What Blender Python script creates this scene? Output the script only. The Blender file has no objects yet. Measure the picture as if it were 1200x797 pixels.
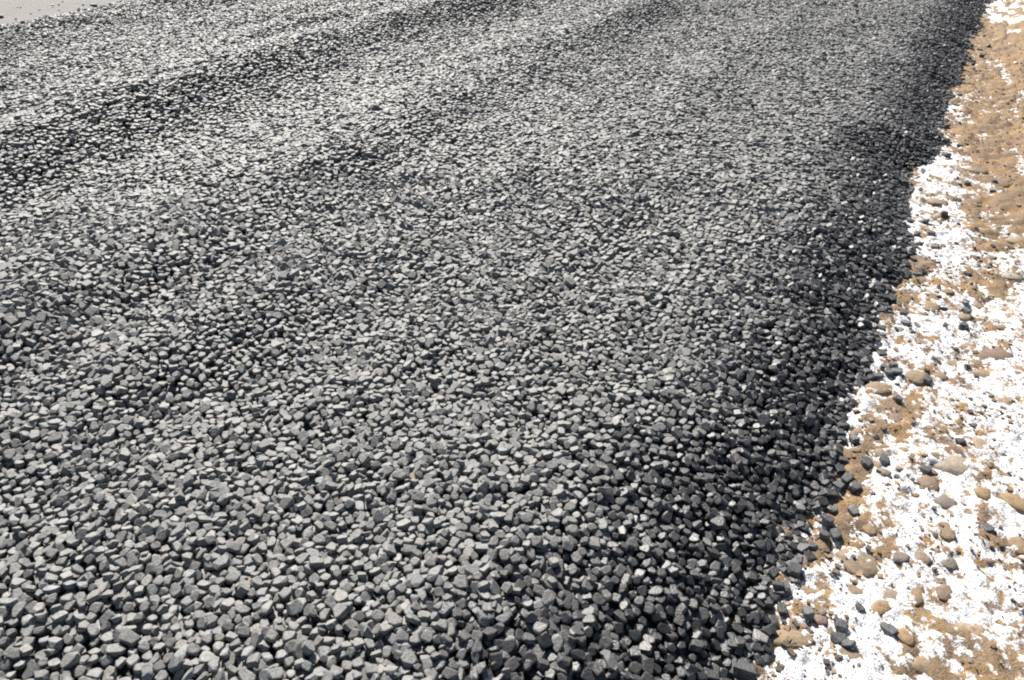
import bpy, bmesh, math, random
import numpy as np
from mathutils import Vector, Matrix

# ------------------------------------------------------------------ camera, sky, sun, exposure
scene = bpy.context.scene
C = scene.collection
CAM_H = 1.75
PITCH = math.radians(32.5)      # below the horizon
FPX = 906.0                     # focal length in pixels of the 1200 px wide photograph
cam_d = bpy.data.cameras.new('camera')
cam_d.sensor_width = 36.0
cam_d.lens = FPX / 1200.0 * 36.0
cam_d.clip_start = 0.05
cam_d.clip_end = 2000.0
cam = bpy.data.objects.new('camera', cam_d)
cam.location = (0, 0, CAM_H)
cam.rotation_euler = (math.pi / 2 - PITCH, 0, 0)
C.objects.link(cam)
scene.camera = cam

SUN_AZ, SUN_EL = math.radians(-17.0), math.radians(43.0)    # azimuth from +Y towards +X
world = bpy.data.worlds.new('World')
scene.world = world
world.use_nodes = True
wn = world.node_tree.nodes
sky = wn.new('ShaderNodeTexSky')
sky.sky_type = 'NISHITA'
sky.sun_disc = False
sky.sun_elevation = SUN_EL
sky.sun_rotation = SUN_AZ
bg = wn['Background']
bg.inputs['Strength'].default_value = 0.05
world.node_tree.links.new(sky.outputs['Color'], bg.inputs['Color'])
sun_d = bpy.data.lights.new('sun', 'SUN')
sun_d.energy = 5.0
sun_d.angle = math.radians(2.0)
sun_d.color = (1.0, 0.955, 0.89)
sun = bpy.data.objects.new('sun', sun_d)
S = Vector((math.sin(SUN_AZ) * math.cos(SUN_EL), math.cos(SUN_AZ) * math.cos(SUN_EL), math.sin(SUN_EL)))
sun.rotation_euler = S.to_track_quat('Z', 'Y').to_euler()
sun.location = S * 30
C.objects.link(sun)
vs = scene.view_settings
vs.view_transform = 'Standard'
vs.look = 'None'
vs.gamma = 1.0
vs.use_curve_mapping = False
vs.exposure = 0.80
scene.cycles.filter_width = 2.0
scene.cycles.use_denoising = False

# ------------------------------------------------------------------ coordinates along (u) and across (v, to the right of) the road
YAW = math.radians(27.0)
SY, CY = math.sin(YAW), math.cos(YAW)
def to_xy(u, v): return u * SY + v * CY, u * CY - v * SY
def to_uv(x, y): return x * SY + y * CY, x * CY - y * SY
def pix(px, py, z=0.0):
    """photo pixel -> (u, v) where its ray meets the level z (where the thing rests)"""
    dx, up = px - 600.0, 398.5 - py
    dy = up * math.sin(PITCH) + FPX * math.cos(PITCH)
    dz = up * math.cos(PITCH) - FPX * math.sin(PITCH)
    t = (CAM_H - z) / -dz
    return to_uv(dx * t, dy * t)

rng = np.random.default_rng(11)
random.seed(11)
TAB = rng.random((8, 256, 256)) * 2 - 1
def noise(a, b, k=0):
    ai, bi = np.floor(a).astype(np.int64), np.floor(b).astype(np.int64)
    fa, fb = a - ai, b - bi
    fa = fa * fa * fa * (fa * (fa * 6 - 15) + 10)
    fb = fb * fb * fb * (fb * (fb * 6 - 15) + 10)
    T = TAB[k % 8]
    a0, a1, b0, b1 = ai & 255, (ai + 1) & 255, bi & 255, (bi + 1) & 255
    return (T[a0, b0] * (1 - fa) + T[a1, b0] * fa) * (1 - fb) + (T[a0, b1] * (1 - fa) + T[a1, b1] * fa) * fb
def rnoise(a, b, k=0):          # rotated so that the lattice does not show
    c, s = math.cos(0.6 + k), math.sin(0.6 + k)
    return noise(a * c - b * s + 17.3 * k, a * s + b * c + 9.1 * k, k)
def sstep(a, b, x):
    t = np.clip((x - a) / (b - a), 0, 1)
    return t * t * (3 - 2 * t)

# ------------------------------------------------------------------ heights
TOE_U = [-50, 0.6, 1.32, 1.84, 2.66, 3.3, 3.75, 4.6, 5.4, 5.8, 6.1, 6.7, 7.86, 9.5, 13.1, 30, 300]
TOE_V = [-0.06, -0.06, -0.05, -0.01, 0.06, 0.08, 0.12, 0.13, 0.09, 0.30, 0.25, 0.24, 0.30, 0.40, 0.62, 1.1, 8.0]
def toe(u):
    return np.interp(u, TOE_U, TOE_V) + 0.05 * noise(u * 3.1, u * 0 + 3.3, 1) + 0.03 * noise(u * 9.0, u * 0 + 7.3, 2)
TOP = 0.20
FAR = -8.80                      # far edge of the gravel
def bump(x, wl, wr):
    return np.where(x < 0, np.exp(-(x / wl) ** 2), np.exp(-(x / wr) ** 2))
def gravel_h(u, v):
    t = np.clip((toe(u) + 0.02 - v) / 0.66, 0, 1)
    e = 1 - (1 - t) ** 1.8
    w = 0.16 * noise(u * 0.45, u * 0 + 1.7, 3) + 0.07 * noise(u * 1.3, u * 0 + 5.1, 4)
    h = TOP * np.ones_like(u)
    w = 0.6 * w
    h = h + 0.22 * bump(v + 4.66 - w, 0.60, 0.33) * (0.85 + 0.3 * noise(u * 0.8, u * 0 + 2.2, 5))
    h = h + 0.145 * bump(v + 2.92 - w, 0.60, 0.28) * (0.8 + 0.5 * noise(u * 0.9, u * 0 + 8.2, 6))
    h = h + 0.045 * bump(v + 2.22 - w, 0.25, 0.19) * sstep(2.8, 1.8, u)
    h = h + 0.095 * bump(v + 5.58 - w, 0.35, 0.22) * (0.8 + 0.5 * noise(u * 0.6, u * 0 + 4.2, 7))
    h = h + 0.055 * bump(v + 6.5 - w, 0.35, 0.22) * (0.7 + 0.5 * noise(u * 0.9, u * 0 + 6.6, 1))
    h = h + 0.12 * bump(v + 7.85 - w, 0.40, 0.32)
    h = h + 0.035 * bump(v + 1.40 - w, 0.45, 0.20) * sstep(2.5, 5.0, u)
    h = h + 0.016 * rnoise(u * 1.4, v * 3.0, 2) + 0.010 * rnoise(u * 4.0, v * 6.0, 3)
    f = sstep(FAR + 0.05, FAR + 0.75, v + 0.12 * noise(u * 1.1, u * 0 + 0.4, 2))
    g0 = soil_low(u, v)
    return g0 + (h - g0) * e * f
def soil_low(u, v):
    z = 0.012 * rnoise(u * 1.6, v * 2.2, 5)
    z = z + 0.17 * sstep(-4.5, -8.0, v)                                   # the bed beyond the gravel lies higher
    z = z + 0.16 * sstep(0.55, 1.5, v) * sstep(3.6, 6.5, u) + 0.05 * sstep(0.8, 2.2, v)   # earth heaped along the verge
    return z
def soil_med(u, v):
    a = rnoise(u * 9, v * 11, 1)
    b = rnoise(u * 22, v * 26, 4)
    return 0.013 * np.clip(a, -0.4, 1) + 0.010 * b
def soil_h(u, v):
    far = sstep(3.6, 6.5, u) * sstep(0.45, 0.9, v)
    rut = (0.022 * rnoise(u * 3.0, v * 14, 6) + 0.014 * np.abs(rnoise(u * 13, v * 15, 3)) + 0.010 * rnoise(u * 30, v * 34, 7)) * far
    flat = 1 - 0.8 * sstep(-6, -8, v)
    z = soil_low(u, v) + (soil_med(u, v) + rut) * flat
    return z + (0.0045 * rnoise(u * 55, v * 60, 2) + 0.0025 * rnoise(u * 110, v * 110, 3)) * flat

# snow cover, from places in the photograph where snow (+) or bare earth (-) lies
ANCH = [(p, 1.0) for p in [(1110,125),(1085,172),(1100,190),(1085,215),(1080,250),(1095,272),(1120,300),(1082,290),(1110,340),
        (1140,365),(1070,385),(1035,412),(1100,380),(1185,305),(1192,370),(1015,470),(1100,460),(1060,600),(1130,600),(1190,600),
        (1100,750),(1170,750),(940,770),(960,680),(1000,730),(1050,560),(1180,500),(1178,18),(1195,5),(1150,640),(1190,690),
        (1140,480),(1070,650),(1175,445),(930,640),(1230,560),(1240,700),(1260,430),(1250,800),(1020,780)]]
ANCH += [(p, -1.0) for p in [(1150,60),(1180,62),(1130,90),(1190,100),(1170,150),(1180,200),(1160,250),(1180,262),(1195,225),(1050,203),
        (1140,120),(1172,285),(1066,312),(1165,330),(1150,180),(1135,155),(1230,250),(1230,150),(1240,60),(1300,200),(1110,95),(1150,30),
        (1055,345),(975,560),(900,735),(960,640),(1300,330)]]
ANCH += [(p, 0.45) for p in [(1050,480),(1120,540),(1040,640),(1090,690),(1165,413),(1120,420),(1010,660),(1050,760),(1150,540),(1105,500),(985,700)]]
AN = np.array([pix(p[0], p[1]) + (w,) for p, w in ANCH])
AN = np.vstack([AN, [(-1, 1, .6), (0, 2, .6), (2, 2.5, .4), (5, 3, -.6), (9, 4, -.6), (14, 2, -.5), (13, 5, -.7), (0.4, .4, .7), (-2, 0.4, .6)]])
def snow_cover(u, v):
    u2, v2 = np.clip(u, -2, 15), np.clip(v, -1, 5)
    num = np.zeros_like(u2); den = np.zeros_like(u2)
    for au, av, w in AN:
        d2 = ((u2 - au) * 0.45) ** 2 + (v2 - av) ** 2 + 0.0006
        k = 1.0 / d2 ** 1.6
        num += k * w; den += k
    return num / den
def snow_z(u, v):
    c = snow_cover(u, v)
    n = 0.35 * rnoise(u * 5, v * 8, 6) + 0.48 * rnoise(u * 14, v * 20, 7) + 0.52 * rnoise(u * 40, v * 48, 1) + 0.42 * rnoise(u * 95, v * 100, 5)
    s = c * 0.60 - 0.03 + n * 0.95
    base = soil_low(u, v) + 0.55 * soil_med(u, v)
    return base + 0.011 * np.clip(s, -1.2, 1.0) + 0.001 + 0.002 * rnoise(u * 60, v * 60, 4) * (s > 0)

# ------------------------------------------------------------------ materials
def mat(name):
    m = bpy.data.materials.new(name); m.use_nodes = True
    n = m.node_tree.nodes; l = m.node_tree.links
    return m, n, l, n['Principled BSDF']
def tex_noise(n, l, vec, scale, detail=4.0, rough=0.55):
    t = n.new('ShaderNodeTexNoise'); t.inputs['Scale'].default_value = scale
    t.inputs['Detail'].default_value = detail; t.inputs['Roughness'].default_value = rough
    l.new(vec, t.inputs['Vector']); return t
def ramp(n, l, fac, stops):
    r = n.new('ShaderNodeValToRGB'); e = r.color_ramp.elements
    while len(e) < len(stops): e.new(0.5)
    for q, (p, c) in zip(e, stops):
        q.position = p; q.color = tuple(c) + (1,) if len(c) == 3 else c
    l.new(fac, r.inputs['Fac']); return r
def mix(n, l, a, b, fac, mode='MIX'):
    m = n.new('ShaderNodeMix'); m.data_type = 'RGBA'; m.blend_type = mode
    for s, val in ((m.inputs[6], a), (m.inputs[7], b), (m.inputs[0], fac)):
        if isinstance(val, (int, float)): s.default_value = val
        elif isinstance(val, tuple): s.default_value = val + (1,)
        else: l.new(val, s)
    return m.outputs[2]
def add_bump(n, l, bsdf, h, strength, dist):
    b = n.new('ShaderNodeBump'); b.inputs['Strength'].default_value = strength; b.inputs['Distance'].default_value = dist
    l.new(h, b.inputs['Height']); l.new(b.outputs['Normal'], bsdf.inputs['Normal'])
def wpos(n):
    return n.new('ShaderNodeNewGeometry').outputs['Position']

def stone_material():
    m, n, l, b = mat('bitumen_coated_stone')
    at = n.new('ShaderNodeAttribute'); at.attribute_name = 'tone'        # rgb: this stone's base colour, alpha: how glossy its bitumen skin is
    p = wpos(n)
    mott = tex_noise(n, l, p, 130, 4, 0.55)
    r1 = ramp(n, l, mott.outputs['Fac'], [(0.30, (0.66, 0.66, 0.66)), (0.50, (1, 1, 1)), (0.72, (1.28, 1.27, 1.24))])
    col = mix(n, l, at.outputs['Color'], r1.outputs['Color'], 1.0, 'MULTIPLY')
    big = tex_noise(n, l, p, 42, 3)
    r2 = ramp(n, l, big.outputs['Fac'], [(0.35, (0.8, 0.8, 0.81)), (0.65, (1.16, 1.15, 1.12))])
    col = mix(n, l, col, r2.outputs['Color'], 1.0, 'MULTIPLY')
    l.new(col, b.inputs['Base Color'])
    mr = n.new('ShaderNodeMapRange'); mr.inputs['To Min'].default_value = 0.70; mr.inputs['To Max'].default_value = 0.40
    l.new(at.outputs['Alpha'], mr.inputs['Value']); l.new(mr.outputs['Result'], b.inputs['Roughness'])
    b.inputs['Specular IOR Level'].default_value = 0.8
    add_bump(n, l, b, mott.outputs['Fac'], 0.42, 0.004)
    bv = n.new('ShaderNodeBevel'); bv.samples = 3; bv.inputs['Radius'].default_value = 0.0048
    l.new(bv.outputs['Normal'], [x for x in n if x.type == 'BUMP'][0].inputs['Normal'])
    return m
M_STONE = stone_material()

def gravel_bed_material():
    m, n, l, b = mat('gravel_bed')
    p = wpos(n)
    v = n.new('ShaderNodeTexVoronoi'); v.inputs['Scale'].default_value = 30; l.new(p, v.inputs['Vector'])
    r = ramp(n, l, v.outputs['Color'], [(0.0, (0.03, 0.03, 0.03)), (1.0, (0.07, 0.07, 0.068))])
    l.new(r.outputs['Color'], b.inputs['Base Color']); b.inputs['Roughness'].default_value = 0.85
    inv = n.new('ShaderNodeMath'); inv.operation = 'SUBTRACT'; inv.inputs[0].default_value = 1.0
    l.new(v.outputs['Distance'], inv.inputs[1])
    add_bump(n, l, b, inv.outputs[0], 1.0, 0.02)
    return m
M_BED = gravel_bed_material()

def soil_color(n, l, p):
    a = tex_noise(n, l, p, 7, 6, 0.6)
    r = ramp(n, l, a.outputs['Fac'], [(0.30, (0.19, 0.128, 0.078)), (0.48, (0.30, 0.212, 0.135)), (0.60, (0.37, 0.235, 0.115)), (0.75, (0.40, 0.28, 0.165))])
    f = tex_noise(n, l, p, 130, 4, 0.7)
    r2 = ramp(n, l, f.outputs['Fac'], [(0.30, (0.62, 0.60, 0.58)), (0.5, (1, 1, 1)), (0.7, (1.22, 1.2, 1.16))])
    c = mix(n, l, r.outputs['Color'], r2.outputs['Color'], 1.0, 'MULTIPLY')
    g = tex_noise(n, l, p, 45, 3, 0.5)
    r3 = ramp(n, l, g.outputs['Fac'], [(0.62, (0, 0, 0)), (0.70, (1, 1, 1))])
    c = mix(n, l, c, (0.16, 0.135, 0.115), r3.outputs['Color'])
    return c, f
def soil_material():
    m, n, l, b = mat('earth')
    p = wpos(n)
    c, f = soil_color(n, l, p)
    at = n.new('ShaderNodeAttribute'); at.attribute_name = 'pale'       # trodden pale bed on the far side of the gravel
    pl = ramp(n, l, f.outputs['Fac'], [(0.3, (0.19, 0.18, 0.165)), (0.6, (0.28, 0.268, 0.245))])
    c = mix(n, l, c, pl.outputs['Color'], at.outputs['Fac'])
    l.new(c, b.inputs['Base Color']); b.inputs['Roughness'].default_value = 0.8
    b.inputs['Specular IOR Level'].default_value = 0.3
    add_bump(n, l, b, f.outputs['Fac'], 1.0, 0.011)
    return m
M_SOIL = soil_material()

def snow_material():
    m, n, l, b = mat('old_snow')
    p = wpos(n)
    c, f = soil_color(n, l, p)
    at = n.new('ShaderNodeAttribute'); at.attribute_name = 'thick'
    g = tex_noise(n, l, p, 75, 5, 0.7)
    ad = n.new('ShaderNodeMath'); ad.operation = 'MULTIPLY_ADD'; ad.inputs[1].default_value = 0.052; ad.inputs[2].default_value = -0.0265
    l.new(g.outputs['Fac'], ad.inputs[0])
    sm = n.new('ShaderNodeMath'); sm.operation = 'ADD'; l.new(at.outputs['Fac'], sm.inputs[0]); l.new(ad.outputs[0], sm.inputs[1])
    mr = n.new('ShaderNodeMapRange'); mr.inputs['From Min'].default_value = 0.0; mr.inputs['From Max'].default_value = 0.005
    l.new(sm.outputs[0], mr.inputs['Value'])
    dirt = tex_noise(n, l, p, 210, 3, 0.6)
    dr = ramp(n, l, dirt.outputs['Fac'], [(0.39, (0.12, 0.105, 0.09)), (0.47, (0.86, 0.865, 0.87))])
    col = mix(n, l, c, dr.outputs['Color'], mr.outputs['Result'])
    l.new(col, b.inputs['Base Color']); b.inputs['Roughness'].default_value = 0.6
    b.inputs['Specular IOR Level'].default_value = 0.25
    add_bump(n, l, b, g.outputs['Fac'], 0.8, 0.010)
    return m
M_SNOW = snow_material()

def cobble_material():
    m, n, l, b = mat('muddy_cobble')
    at = n.new('ShaderNodeAttribute'); at.attribute_name = 'tone'
    p = wpos(n)
    f = tex_noise(n, l, p, 60, 5, 0.65)
    r = ramp(n, l, f.outputs['Fac'], [(0.32, (0.72, 0.70, 0.68)), (0.5, (1, 1, 1)), (0.7, (1.2, 1.18, 1.14))])
    c = mix(n, l, at.outputs['Color'], r.outputs['Color'], 1.0, 'MULTIPLY')
    g = tex_noise(n, l, p, 240, 3, 0.6)
    r2 = ramp(n, l, g.outputs['Fac'], [(0.3, (0.75, 0.73, 0.7)), (0.5, (1, 1, 1))])
    c = mix(n, l, c, r2.outputs['Color'], 1.0, 'MULTIPLY')
    l.new(c, b.inputs['Base Color']); b.inputs['Roughness'].default_value = 0.75
    b.inputs['Specular IOR Level'].default_value = 0.3
    add_bump(n, l, b, f.outputs['Fac'], 0.6, 0.006)
    return m
M_COBBLE = cobble_material()

# ------------------------------------------------------------------ mesh helpers
def mesh_np(name, co, tris, material, attrs=(), smooth=False, quads=None):
    me = bpy.data.meshes.new(name)
    faces = quads if quads is not None else tris
    k = faces.shape[1]
    me.vertices.add(len(co)); me.vertices.foreach_set('co', np.ascontiguousarray(co, np.float32).ravel())
    me.loops.add(faces.size); me.loops.foreach_set('vertex_index', np.ascontiguousarray(faces, np.int32).ravel())
    me.polygons.add(len(faces))
    me.polygons.foreach_set('loop_start', np.arange(0, faces.size, k, dtype=np.int32))
    me.polygons.foreach_set('use_smooth', np.full(len(faces), smooth))
    for nm, typ, arr in attrs:
        a = me.attributes.new(nm, typ, 'POINT')
        a.data.foreach_set('color' if typ == 'FLOAT_COLOR' else 'value', np.ascontiguousarray(arr, np.float32).ravel())
    me.update(calc_edges=True)
    me.validate()
    me.materials.append(material)
    return me
def link(name, me, parent=None, loc=(0, 0, 0)):
    o = bpy.data.objects.new(name, me); C.objects.link(o); o.location = loc
    if parent: o.parent = parent
    return o
def tag(o, label=None, cat=None, group=None, kind=None):
    if label: o['label'] = label
    if cat: o['category'] = cat
    if group: o['group'] = group
    if kind: o['kind'] = kind
    return o
def sheet(us, vs_, zf):
    U, V = np.meshgrid(us, vs_, indexing='ij')
    Z = zf(U, V)
    X, Y = to_xy(U, V)
    nu, nv = len(us), len(vs_)
    i = np.arange(nu * nv).reshape(nu, nv)
    q = np.stack([i[:-1, :-1], i[:-1, 1:], i[1:, 1:], i[1:, :-1]], -1).reshape(-1, 4)
    q = q[:, ::-1]
    return U.ravel(), V.ravel(), np.stack([X.ravel(), Y.ravel(), Z.ravel()], 1), q
def axis(*segs):
    out = [np.array([segs[0][0]])]
    for a, b, n in segs: out.append(np.linspace(a, b, n + 1)[1:])
    return np.concatenate(out)
def geo(a, b, n): return list(zip(np.geomspace(a, b, n + 1)[:-1], np.geomspace(a, b, n + 1)[1:], [1] * n))

# ------------------------------------------------------------------ ground
us = axis((-400, -60, 6), (-60, -6, 14), (-6, 0.7, 40), (0.7, 4.8, 340), (4.8, 9.0, 190), (9.0, 15, 110), (15, 40, 40), (40, 400, 14))
vv = axis((-400, -60, 6), (-60, -12, 12), (-12, -7, 50), (-7, -0.15, 10), (-0.15, 1.3, 135), (1.3, 3.2, 40), (3.2, 8, 30), (8, 60, 14), (60, 400, 6))
gu, gv, gco, gq = sheet(us, vv, soil_h)
pale = sstep(-6.5, -7.5, gv)
ground = link('ground', mesh_np('ground', gco, None, M_SOIL, [('pale', 'FLOAT', pale)], True, gq))
tag(ground, 'brown earth verge with half buried tan stones beside the gravel', 'ground', kind='structure')

# ------------------------------------------------------------------ snow crust
us = axis((-3, 0.7, 60), (0.7, 4.8, 620), (4.8, 9.0, 320), (9.0, 15, 160))
vv = axis((-0.1, 1.25, 200), (1.25, 3.2, 50))
su, sv, sco, sq = sheet(us, vv, snow_z)
thick = sco[:, 2] - soil_h(su, sv)
keep = (thick[sq] > -0.004).any(1) & (sv[sq[:, 0]] > toe(su[sq[:, 0]]) - 0.12)
sq = sq[keep]
used = np.unique(sq); rm = np.full(len(sco), -1); rm[used] = np.arange(len(used))
snow = link('snow', mesh_np('snow', sco[used], None, M_SNOW, [('thick', 'FLOAT', thick[used])], True, rm[sq]))
tag(snow, 'thin patchy white snow crust on the brown earth', 'snow', kind='stuff')

# ------------------------------------------------------------------ gravel bed under the stones
us = axis((-400, -60, 6), (-60, -4, 20), (-4, 16, 330), (16, 60, 60), (60, 400, 10))
vv = axis((FAR + 0.1, 1.2, 160))
def bed_z(u, v):
    g = gravel_h(u, v)
    far = sstep(13, 15, u) + sstep(-0.5, -2.0, u)
    return np.where(v > toe(u) + 0.01, soil_low(u, v) - 0.10, g - 0.034 * (1 - np.clip(far, 0, 1)) - 0.004)
bu, bv, bco, bq = sheet(us, vv, bed_z)
bed = link('gravel_layer', mesh_np('gravel_layer', bco, None, M_BED, (), True, bq))
tag(bed, 'thick rutted layer of silvery black bitumen coated crushed stone', 'gravel', kind='structure')

# ------------------------------------------------------------------ crushed stones: shapes cut by random planes
def make_stone(nplanes, seed):
    r = random.Random(seed)
    bm = bmesh.new()
    bmesh.ops.create_cube(bm, size=2.0)
    M = Matrix.Rotation(r.uniform(0, 6.28), 3, Vector((r.gauss(0, 1), r.gauss(0, 1), r.gauss(0, 1))).normalized())
    sx, sy, sz = r.uniform(0.85, 1.3), r.uniform(0.8, 1.0), r.uniform(0.55, 0.85)
    for v in bm.verts: v.co = Vector((v.co.x * 0.9, v.co.y * 0.9, v.co.z * 0.9))
    dirs = []
    tries = 0
    M = Matrix.Identity(3)
    top = Vector((r.gauss(0, .12), r.gauss(0, .12), 1)).normalized()
    while len(dirs) < nplanes and tries < 500:
        tries += 1
        d = Vector((r.gauss(0, 1), r.gauss(0, 1), r.gauss(0, 1))).normalized()
        if all(d.dot(q) < 0.80 for q in dirs): dirs.append(d)
    for d in [top] + dirs:
        res = bmesh.ops.bisect_plane(bm, geom=bm.verts[:] + bm.edges[:] + bm.faces[:], plane_co=d * (r.uniform(0.55, 0.72) if d is top else r.uniform(0.80, 1.0)), plane_no=d, clear_outer=True)
        e = [g for g in res['geom_cut'] if isinstance(g, bmesh.types.BMEdge)]
        if len(e) >= 3: bmesh.ops.contextual_create(bm, geom=e)
    for v in bm.verts:
        v.co = M @ v.co
        v.co.x *= sx; v.co.y *= sy; v.co.z *= sz
    bmesh.ops.remove_doubles(bm, verts=bm.verts[:], dist=0.16)
    bmesh.ops.triangulate(bm, faces=bm.faces[:])
    bmesh.ops.recalc_face_normals(bm, faces=bm.faces[:])
    bm.verts.index_update()
    co = np.array([v.co[:] for v in bm.verts]); tri = np.array([[v.index for v in f.verts] for f in bm.faces])
    bm.free()
    co -= (co.max(0) + co.min(0)) / 2
    return co, tri
HI = [make_stone(10, 100 + i) for i in range(36)]
LO = [make_stone(3, 500 + i) for i in range(30)]
def make_chip(seed):            # a six-sided chip for the stones a few pixels across
    r = random.Random(seed)
    co = np.array([(x, y, z) for x in (-1, 1) for y in (-1, 1) for z in (-1, 1)], float)
    co = co * 0.80 + np.array([[r.uniform(-.28, .28), r.uniform(-.28, .28), r.uniform(-.13, .13)] for _ in range(8)])
    co *= (r.uniform(0.9, 1.25), r.uniform(0.8, 1.0), r.uniform(0.42, 0.58))
    q = [(0, 1, 3, 2), (4, 6, 7, 5), (0, 4, 5, 1), (2, 3, 7, 6), (0, 2, 6, 4), (1, 5, 7, 3)]
    return co, np.array([t for a, b, c, d in q for t in ((a, b, c), (a, c, d))])
XL = [make_chip(800 + i) for i in range(30)]

# ------------------------------------------------------------------ laying the stones: each rests on the height left by those below it
CELL = 0.007
U0, V0, U1, V1 = -1.2, -9.6, 15.5, 1.6
NU, NV = int((U1 - U0) / CELL), int((V1 - V0) / CELL)
hu = U0 + (np.arange(NU) + 0.5) * CELL; hv = V0 + (np.arange(NV) + 0.5) * CELL
# evaluate coarse and interpolate
cu, cv = np.arange(U0, U1 + .05, 0.03), np.arange(V0, V1 + .05, 0.03)
CG = gravel_h(*np.meshgrid(cu, cv, indexing='ij'))
def grid_at(u, v):
    a = np.clip((u - U0) / 0.03, 0, len(cu) - 1.001); b = np.clip((v - V0) / 0.03, 0, len(cv) - 1.001)
    i, j = a.astype(int), b.astype(int); a, b = a - i, b - j
    return (CG[i, j] * (1 - a) + CG[i + 1, j] * a) * (1 - b) + (CG[i, j + 1] * (1 - a) + CG[i + 1, j + 1] * a) * b
HM = (grid_at(*np.meshgrid(hu, hv, indexing='ij')) - 0.034 * sstep(-0.02, 0.06, toe(hu)[:, None] - hv[None, :])).astype(np.float32)

def in_view(u, v):
    x, y = to_xy(u, v)
    left = x > -1.25 - 0.61 * np.maximum(y, 0)
    right = x < 1.6 + 0.72 * np.maximum(y, 0)
    return left & right & (y > 0.35) & (y < 11.5)
ANG = np.arange(0, 2 * np.pi, np.pi / 4)
OFF = np.array([(0, 0)] + [(r * math.cos(a + r), r * math.sin(a + r)) for r in (0.45, 0.85) for a in ANG])
def lay(spacing, jit, keep_p, rmed, stones, flat, reach=99.0):
    nu, nv = int((U1 - U0 - .2) / spacing), int((V1 - V0 - .2) / (spacing * 0.87))
    I, J = np.meshgrid(np.arange(nu), np.arange(nv), indexing='ij'); I = I.ravel(); J = J.ravel()
    u = U0 + .1 + (I + 0.5 * (J % 2)) * spacing; v = V0 + .1 + J * spacing * 0.87
    # slow swirl hides the rows
    u2 = u + 0.05 * rnoise(u * 2.3, v * 2.3, 1) + rng.uniform(-jit, jit, len(u)) * spacing
    v2 = v + 0.05 * rnoise(u * 2.3, v * 2.3, 6) + rng.uniform(-jit, jit, len(u)) * spacing
    u, v = u2, v2
    edge = toe(u) + 0.02 + 0.04 * rnoise(u * 16, v * 16, 3)
    stray = (v < edge + 0.16) & (rng.random(len(u)) < 0.42 * np.exp(-(v - edge) / 0.035)) & (flat > 0)
    ok = in_view(u, v) & (u * u + v * v < reach * reach) & ((v < edge) | stray) & (v > FAR + 0.02 + 0.25 * np.abs(rnoise(u * 3, v * 3, 2))) & (rng.random(len(u)) < keep_p)
    u, v, I, J = u[ok], v[ok], I[ok], J[ok]
    n = len(u)
    r = rmed * np.exp(rng.normal(0, 0.15, n)); r = np.clip(r, rmed * 0.6, rmed * 1.5)
    z = np.zeros(n); gx = np.zeros(n); gy = np.zeros(n)
    cls = (I % 3) * 3 + (J % 3)
    for c in rng.permutation(9):
        s = np.where(cls == c)[0]
        if not len(s): continue
        ou = OFF[None, :, 0] * r[s, None]; ov = OFF[None, :, 1] * r[s, None]
        iu = np.clip(((u[s, None] + ou - U0) / CELL).astype(int), 0, NU - 1)
        iv = np.clip(((v[s, None] + ov - V0) / CELL).astype(int), 0, NV - 1)
        h = HM[iu, iv]
        sup = (1 - flat) * np.sort(h, 1)[:, 10] + flat * (grid_at(u[s], v[s]) - 0.012 + rng.normal(0, 0.0035, len(s)))
        den = (ou ** 2).sum(1)
        hc = h - h.mean(1, keepdims=True)
        gx[s] = np.clip((hc * ou).sum(1) / den, -1.0, 1.0); gy[s] = np.clip((hc * ov).sum(1) / den, -1.0, 1.0)
        z[s] = sup + 0.42 * r[s]
        K = 5
        for a in range(-K, K + 1):
            for b in range(-K, K + 1):
                du, dv = a * CELL, b * CELL
                rho = (du * du + dv * dv) / (r[s] ** 2)
                m = rho < 0.95
                if not m.any(): continue
                q = s[m]
                ii = np.clip(((u[q] + du - U0) / CELL).astype(int), 0, NU - 1); jj = np.clip(((v[q] + dv - V0) / CELL).astype(int), 0, NV - 1)
                top = z[q] + 0.62 * r[q] * np.sqrt(1 - rho[m])
                HM[ii, jj] = np.maximum(HM[ii, jj], top)
    stones.append(np.stack([u, v, z, r, gx, gy], 1))
layers = []
lay(0.0300, 0.30, 0.75, 0.0140, layers, 0.0, 5.0)
n_under = len(layers[0])
lay(0.0284, 0.29, 0.985, 0.0133, layers, 0.65)
ST = np.vstack(layers)
under = np.arange(len(ST)) < n_under

def stone_arrays(ST, protos, seed):
    """world-space vertices, triangles and tone of many stones"""
    r = np.random.default_rng(seed)
    n = len(ST)
    u, v, z, rad, gx, gy = ST.T
    # rotation: spin about z, small random tilt, then lean with the support below
    spin = r.uniform(0, 2 * np.pi, n)
    c, s = np.cos(spin), np.sin(spin)
    R1 = np.zeros((n, 3, 3)); R1[:, 0, 0] = c; R1[:, 0, 1] = -s; R1[:, 1, 0] = s; R1[:, 1, 1] = c; R1[:, 2, 2] = 1
    tu = -gx * 0.55 + r.normal(0, 0.13, n); tv = -gy * 0.55 + r.normal(0, 0.13, n)
    nx, ny = to_xy(tu, tv)
    nz = np.ones(n); L = np.sqrt(nx ** 2 + ny ** 2 + 1); N = np.stack([nx / L, ny / L, nz / L], 1)
    ref = np.tile([1.0, 0, 0], (n, 1)); A = ref - (ref * N).sum(1, keepdims=True) * N; A /= np.linalg.norm(A, axis=1, keepdims=True)
    B = np.cross(N, A)
    R2 = np.stack([A, B, N], 2)
    R = R2 @ R1
    x, y = to_xy(u, v)
    P = np.stack([x, y, z], 1)
    sc = rad[:, None] * r.uniform(0.93, 1.15, (n, 3)) * np.array([1, 1, 1.1])
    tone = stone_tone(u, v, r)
    kind = r.integers(0, len(protos), n)
    return R, P, sc, tone, kind
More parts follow.
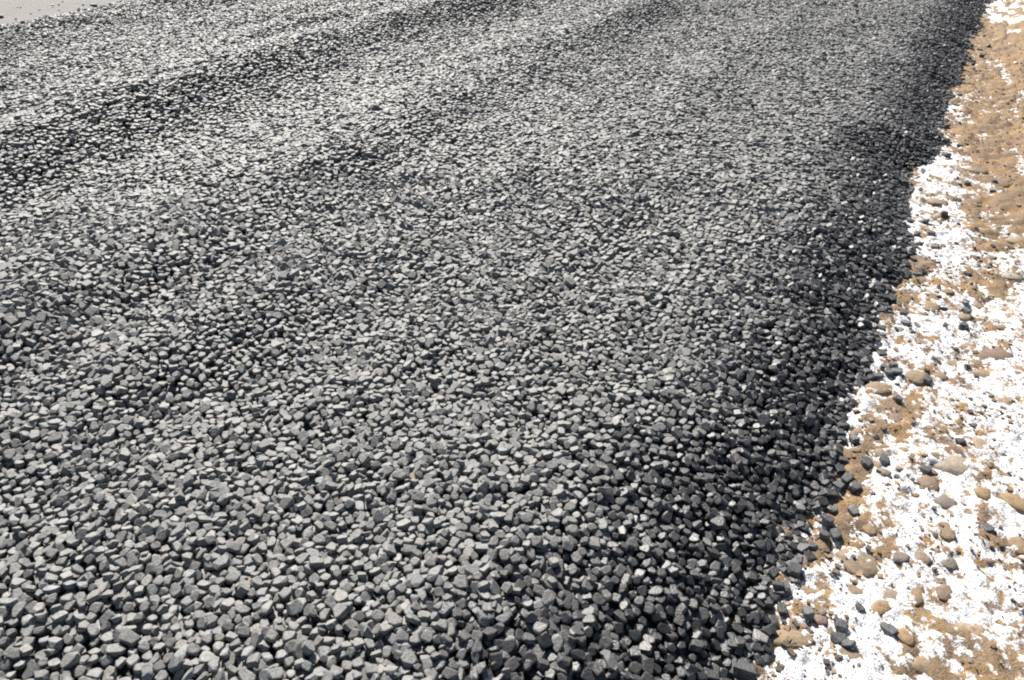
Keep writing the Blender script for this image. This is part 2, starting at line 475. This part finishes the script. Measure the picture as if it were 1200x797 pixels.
def stone_tone(u, v, r):
    n = len(u)
    edge_mix = sstep(0.66, 0.24, -0.10 * sstep(2.0, 1.0, u) + toe(u) - v + 0.10 * rnoise(u * 2.6, v * 3.4, 4) + r.normal(0, 0.08, n))     # stones grade to a blacker, glossier tone towards the toe
    inner_g = 0.185 * np.exp(r.normal(0, 0.10, n)); edge_g = 0.042 * np.exp(r.normal(0, 0.5, n))
    g = inner_g * (1 - edge_mix) + edge_g * edge_mix
    odd = r.random(n)
    g = np.where(odd > 0.985, g * 0.55, g)
    warm = r.normal(0, 0.022, n)
    col = np.stack([g * (1.015 + warm), g, g * (0.95 + 0.04 * edge_mix - warm), 0.12 + 0.6 * edge_mix], 1)
    br = (odd < 0.0004)
    col[br, 0] *= 1.25; col[br, 2] *= 0.75
    return col
def merge(ST, protos, seed):
    R, P, sc, tone, kind = stone_arrays(ST, protos, seed)
    cos, tris, tones, base = [], [], [], 0
    for k, (co, tri) in enumerate(protos):
        s = np.where(kind == k)[0]
        if not len(s): continue
        w = np.einsum('nij,nvj->nvi', R[s], co[None] * sc[s][:, None, :]) + P[s][:, None, :]
        cos.append(w.reshape(-1, 3))
        tris.append((tri[None] + base + (np.arange(len(s)) * len(co))[:, None, None]).reshape(-1, 3))
        tones.append(np.repeat(tone[s], len(co), 0)); base += len(s) * len(co)
    return np.vstack(cos), np.vstack(tris), np.vstack(tones)

# the 300 stones that show largest stay single objects
sx_, sy_ = to_xy(ST[:, 0], ST[:, 1])
zc = sy_ * math.cos(PITCH) + (CAM_H - ST[:, 2]) * math.sin(PITCH)
yc = sy_ * math.sin(PITCH) - (CAM_H - ST[:, 2]) * math.cos(PITCH)
px = 600 + FPX * sx_ / zc; py = 398.5 - FPX * yc / zc
show = np.where((px > 4) & (px < 1196) & (py < 790) & (py > 0) & ~under, ST[:, 3] / zc, 0)
big = np.argsort(-show)[:300]
rest = np.ones(len(ST), bool); rest[big] = False
dist = np.sqrt(sx_ ** 2 + sy_ ** 2)
near = rest & (dist < 2.9) & ~under
mid = rest & ~near & (dist < 4.2) & ~under
far = rest & ~near & ~mid
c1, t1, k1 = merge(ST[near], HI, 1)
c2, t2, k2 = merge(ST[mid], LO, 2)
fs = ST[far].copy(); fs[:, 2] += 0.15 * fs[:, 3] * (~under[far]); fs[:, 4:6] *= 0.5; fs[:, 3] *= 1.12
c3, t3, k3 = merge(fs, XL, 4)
co = np.vstack([c1, c2, c3]); tr = np.vstack([t1, t2 + len(c1), t3 + len(c1) + len(c2)]); tn = np.vstack([k1, k2, k3])
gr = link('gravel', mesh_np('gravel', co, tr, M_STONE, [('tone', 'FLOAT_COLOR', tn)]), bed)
tag(gr, kind='stuff')
#print('stones', len(ST), 'gravel tris', len(tr), 'ground', 2 * len(gq), 'snow', 2 * len(sq))
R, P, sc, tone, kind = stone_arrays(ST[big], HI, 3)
for i in range(len(big)):
    pc, ptri = HI[kind[i]]
    w = (R[i] @ (pc * sc[i]).T).T
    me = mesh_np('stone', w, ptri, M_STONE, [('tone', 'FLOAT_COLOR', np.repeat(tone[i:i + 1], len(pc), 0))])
    link('stone', me, bed, P[i])

# ------------------------------------------------------------------ tan stones and clods sunk in the verge: parts of the ground
def cobble_mesh(a, b, c, spin, tone, seed):
    r = random.Random(seed)
    bm = bmesh.new()
    bmesh.ops.create_icosphere(bm, subdivisions=2, radius=1.0)
    cuts = [Vector((r.gauss(0, 1), r.gauss(0, 1), r.gauss(0, 1))).normalized() for _ in range(7)]
    off = [r.uniform(-50, 50) for _ in range(3)]
    from mathutils import noise as mn
    for v in bm.verts:
        d = 1 + 0.34 * mn.noise(v.co * 1.3 + Vector(off)) + 0.10 * mn.noise(v.co * 3.1 + Vector(off))
        p = v.co * d
        for q in cuts:
            e = p.dot(q) - 0.72
            if e > 0: p = p - q * e * 0.85
        v.co = Vector((p.x * a, p.y * b, p.z * c))
    bmesh.ops.rotate(bm, verts=bm.verts[:], cent=(0, 0, 0), matrix=Matrix.Rotation(spin, 3, 'Z'))
    me = bpy.data.meshes.new('embedded_stone')
    for f in bm.faces: f.smooth = True
    bm.to_mesh(me); bm.free()
    at = me.attributes.new('tone', 'FLOAT_COLOR', 'POINT')
    at.data.foreach_set('color', np.tile(np.array(tone + (1,), np.float32), len(me.vertices)))
    me.materials.append(M_COBBLE)
    return me
TANS = [(0.28, 0.205, 0.135), (0.26, 0.197, 0.138), (0.30, 0.207, 0.12), (0.24, 0.187, 0.143), (0.31, 0.235, 0.163), (0.26, 0.183, 0.112), (0.19, 0.16, 0.135), (0.22, 0.16, 0.12), (0.34, 0.28, 0.22)]
COB = [  # photo pixel, half width and half depth in metres
    (1052,491,.055,.050), (1120,545,.070,.065), (1165,413,.085,.070), (1100,437,.035,.04), (1192,432,.055,.05), (1158,436,.05,.035), (1140,236,.055,.05),
    (970,519,.045,.045), (974,581,.038,.06), (898,722,.035,.05), (1150,521,.03,.055), (1073,440,.04,.05), (1030,455,.055,.04), (985,548,.035,.03),
    (1048,697,.030,.028), (1074,694,.022,.04), (1030,712,.035,.022), (1106,695,.022,.03), (1082,655,.025,.025), (1113,660,.028,.028), (1145,742,.04,.03),
    (1085,777,.035,.028), (988,765,.05,.06), (925,752,.06,.028), (1010,655,.06,.05), (1108,625,.025,.04), (1087,567,.03,.04), (1017,575,.035,.035),
    (1035,530,.03,.03), (1055,655,.025,.02), (1000,690,.03,.03), (1110,590,.03,.03), (1180,470,.03,.035), (1140,405,.05,.05), (1090,330,.06,.05),
    (1076,327,.05,.06), (1090,360,.035,.05), (1190,590,.035,.05), (1195,640,.03,.04), (1150,580,.025,.03), (1020,620,.02,.03), (945,690,.04,.025),
    (940,655,.03,.03), (1060,745,.02,.025), (960,725,.025,.02), (1000,505,.035,.03), (1118,215,.05,.05), (1100,237,.05,.05), (1140,262,.05,.06),
    (1092,183,.07,.06), (1160,118,.06,.05), (1187,180,.08,.06), (1172,215,.06,.06), (1146,200,.06,.05), (1155,85,.07,.06), (1190,285,.05,.05),
]
def put_cobble(u, v, a, b, i, sink):
    x, y = to_xy(u, v)
    c = min(a, b) * random.uniform(0.28, 0.40)
    a, b = a * 1.1, b * 1.1
    me = cobble_mesh(a, b, c, random.uniform(-0.5, 0.5), random.choice(TANS), 900 + i)
    U, V = np.array([u]), np.array([v])
    z = float(max(soil_low(U, V)[0] + soil_med(U, V)[0], snow_z(U, V)[0]))
    link('embedded_stone', me, ground, (x, y, z + 0.0035 + 0.004 * sink - c * 0.85))
for i, (px_, py_, a, b) in enumerate(COB):
    u, v = pix(px_, py_)
    put_cobble(u, v, a * 1.08, b * 1.08, i, random.uniform(0.45, 0.75))
k = 100
while k < 290:
    u, v = random.uniform(0.7, 6.0), random.uniform(0.0, 1.9)
    if v < float(toe(np.array([u]))[0]) - 0.02: continue
    a = 0.007 + random.expovariate(1 / 0.008); a = min(a, 0.05)
    put_cobble(u, v, a, a * random.uniform(0.7, 1.1), k, random.uniform(0.3, 0.7)); k += 1

# ------------------------------------------------------------------ crumbs of earth and grit on the verge, far too many to count
n = 15000
u = 0.75 + rng.random(n) ** 1.7 * 9.0; v = rng.uniform(-0.15, 1.35, n)
ok = (v > toe(u) - 0.01) & (rnoise(u * 6, v * 7, 2) + rng.uniform(-0.5, 0.5, n) > -0.1); u, v = u[ok], v[ok]; n = len(u)
r = np.clip(0.0022 + rng.exponential(0.0018, n), 0, 0.010)
z = np.maximum(soil_h(u, v), snow_z(u, v)) + 0.3 * r
def grit_tone(u, v, rr):
    base = np.array([(0.24, 0.17, 0.11), (0.15, 0.115, 0.085), (0.09, 0.08, 0.072), (0.30, 0.21, 0.125)])[rr.integers(0, 4, len(u))]
    return np.concatenate([base * np.exp(rr.normal(0, 0.2, (len(u), 1))), np.ones((len(u), 1))], 1)
keep_tone = stone_tone; stone_tone = grit_tone
gco2, gtr2, gtn2 = merge(np.stack([u, v, z, r, r * 0, r * 0], 1), XL, 9)
stone_tone = keep_tone
tag(link('grit', mesh_np('grit', gco2, gtr2, M_COBBLE, [('tone', 'FLOAT_COLOR', gtn2)]), ground), kind='stuff')

# ------------------------------------------------------------------ loose chips that rolled off the gravel: each a thing of its own
def loose(u, v, r, label, group, dark, i):
    rr = np.random.default_rng(3000 + i)
    U, V = np.array([u]), np.array([v])
    z0 = float(max(soil_h(U, V)[0], snow_z(U, V)[0]))
    pc, ptri = HI[int(rr.integers(0, len(HI)))]
    a = rr.uniform(0, 6.28); ca, sa = math.cos(a), math.sin(a)
    w = (pc * r * rr.uniform(0.9, 1.1, 3)) @ np.array([[ca, sa, 0], [-sa, ca, 0], [0, 0, 1]])
    w[:, 2] -= w[:, 2].min()
    g = dark * math.exp(rr.normal(0, 0.18))
    t = np.tile([g, g, g * 1.03, 0.45], (len(w), 1))
    x, y = to_xy(u, v)
    o = link('loose_stone', mesh_np('loose_stone', w, ptri, M_STONE, [('tone', 'FLOAT_COLOR', t)]), None, (x, y, z0 - 0.2 * r))
    tag(o, label, 'stone', group)
SNOWCH = [(1001,515,.020),(1086,447,.019),(1051,470,.017),(1133,217,.022),(1122,235,.022),(1105,255,.020),(1095,291,.021),(1133,322,.021),(1131,356,.019),
          (1131,366,.019),(1128,385,.022),(1083,263,.020),(1007,712,.014),(1125,520,.016),(1090,276,.019),(1108,186,.024),(1140,500,.011),(1050,560,.010),(1093,600,.009),
          (1150,67,.026),(1140,72,.024),(1128,76,.026),(1112,86,.024),(1121,90,.026),(1106,103,.026),(1113,110,.022),(1098,128,.024),(1158,55,.026),(1164,215,.022)]
FARCH = [(pix(0, 27, .17)[0] + random.uniform(-.3, 3.2), FAR + 0.05 - random.expovariate(1 / 0.40)) for _ in range(34)]
FRINGE = [(1074,276),(1070,305),(1058,370),(1061,380),(976,597),(979,626),(970,612),(985,566),(1002,571),(1036,540),(1084,551),(946,722),(985,735),(983,750),(993,757),
          (1036,432),(1046,430),(1030,441),(1040,437),(1050,436),(952,640),(966,628),(940,645),(992,562),(1066,262),(1072,322),(1000,600),(930,670),(918,690),(1015,545)]
loose(*pix(1041, 737), .0185, 'bluish dark grey stone alone on clean snow, the largest loose chip there', None, .10, 1)
loose(*pix(1157, 622), .017, 'lone dark stone on wide open snow far from any other chip', None, .085, 2)
chips = [pix(a, b) + (r,) for a, b, r in SNOWCH] + [pix(a, b) + (random.uniform(.015, .021),) for a, b in FRINGE]
cobs = [pix(a, b) + (max(c, d),) for a, b, c, d in COB]
for i, (u, v, r) in enumerate(chips):
    U, V = np.array([u]), np.array([v])
    on_snow = snow_z(U, V)[0] > soil_h(U, V)[0]
    gap = v - float(toe(U)[0])
    near_chip = any(0 < math.hypot(u - a, v - b) < 0.075 for a, b, _ in chips)
    near_cob = any(math.hypot(u - a, v - b) < c + 0.045 for a, b, c in cobs)
    where = 'white snow' if on_snow else 'bare brown earth'
    if gap < 0.05: lab = 'black glossy stone at the foot of the gravel slope, on ' + where
    elif near_cob: lab = 'dark stone chip on %s against a half buried tan stone' % where
    elif near_chip: lab = 'dark stone chip on %s close beside another dark chip' % where
    elif r < 0.015: lab = 'very small dark chip lying by itself on ' + where
    elif r > 0.023: lab = 'large dark chip lying by itself on ' + where
    else: lab = 'single dark grey chip lying by itself on ' + where
    loose(u, v, r, lab, 'loose chips: ' + lab, .08, 10 + i)
for i, (u, v) in enumerate(FARCH):
    r = min(.009 + random.expovariate(1 / .006), .028)
    big_ = r > 0.019
    loose(u, v, r, ('larger' if big_ else 'small') + ' dark stone on the pale bare ground beyond the far gravel edge',
          ('larger' if big_ else 'small') + ' stones on the pale ground beyond the gravel', random.choice((.06, .09, .14)), 200 + i)
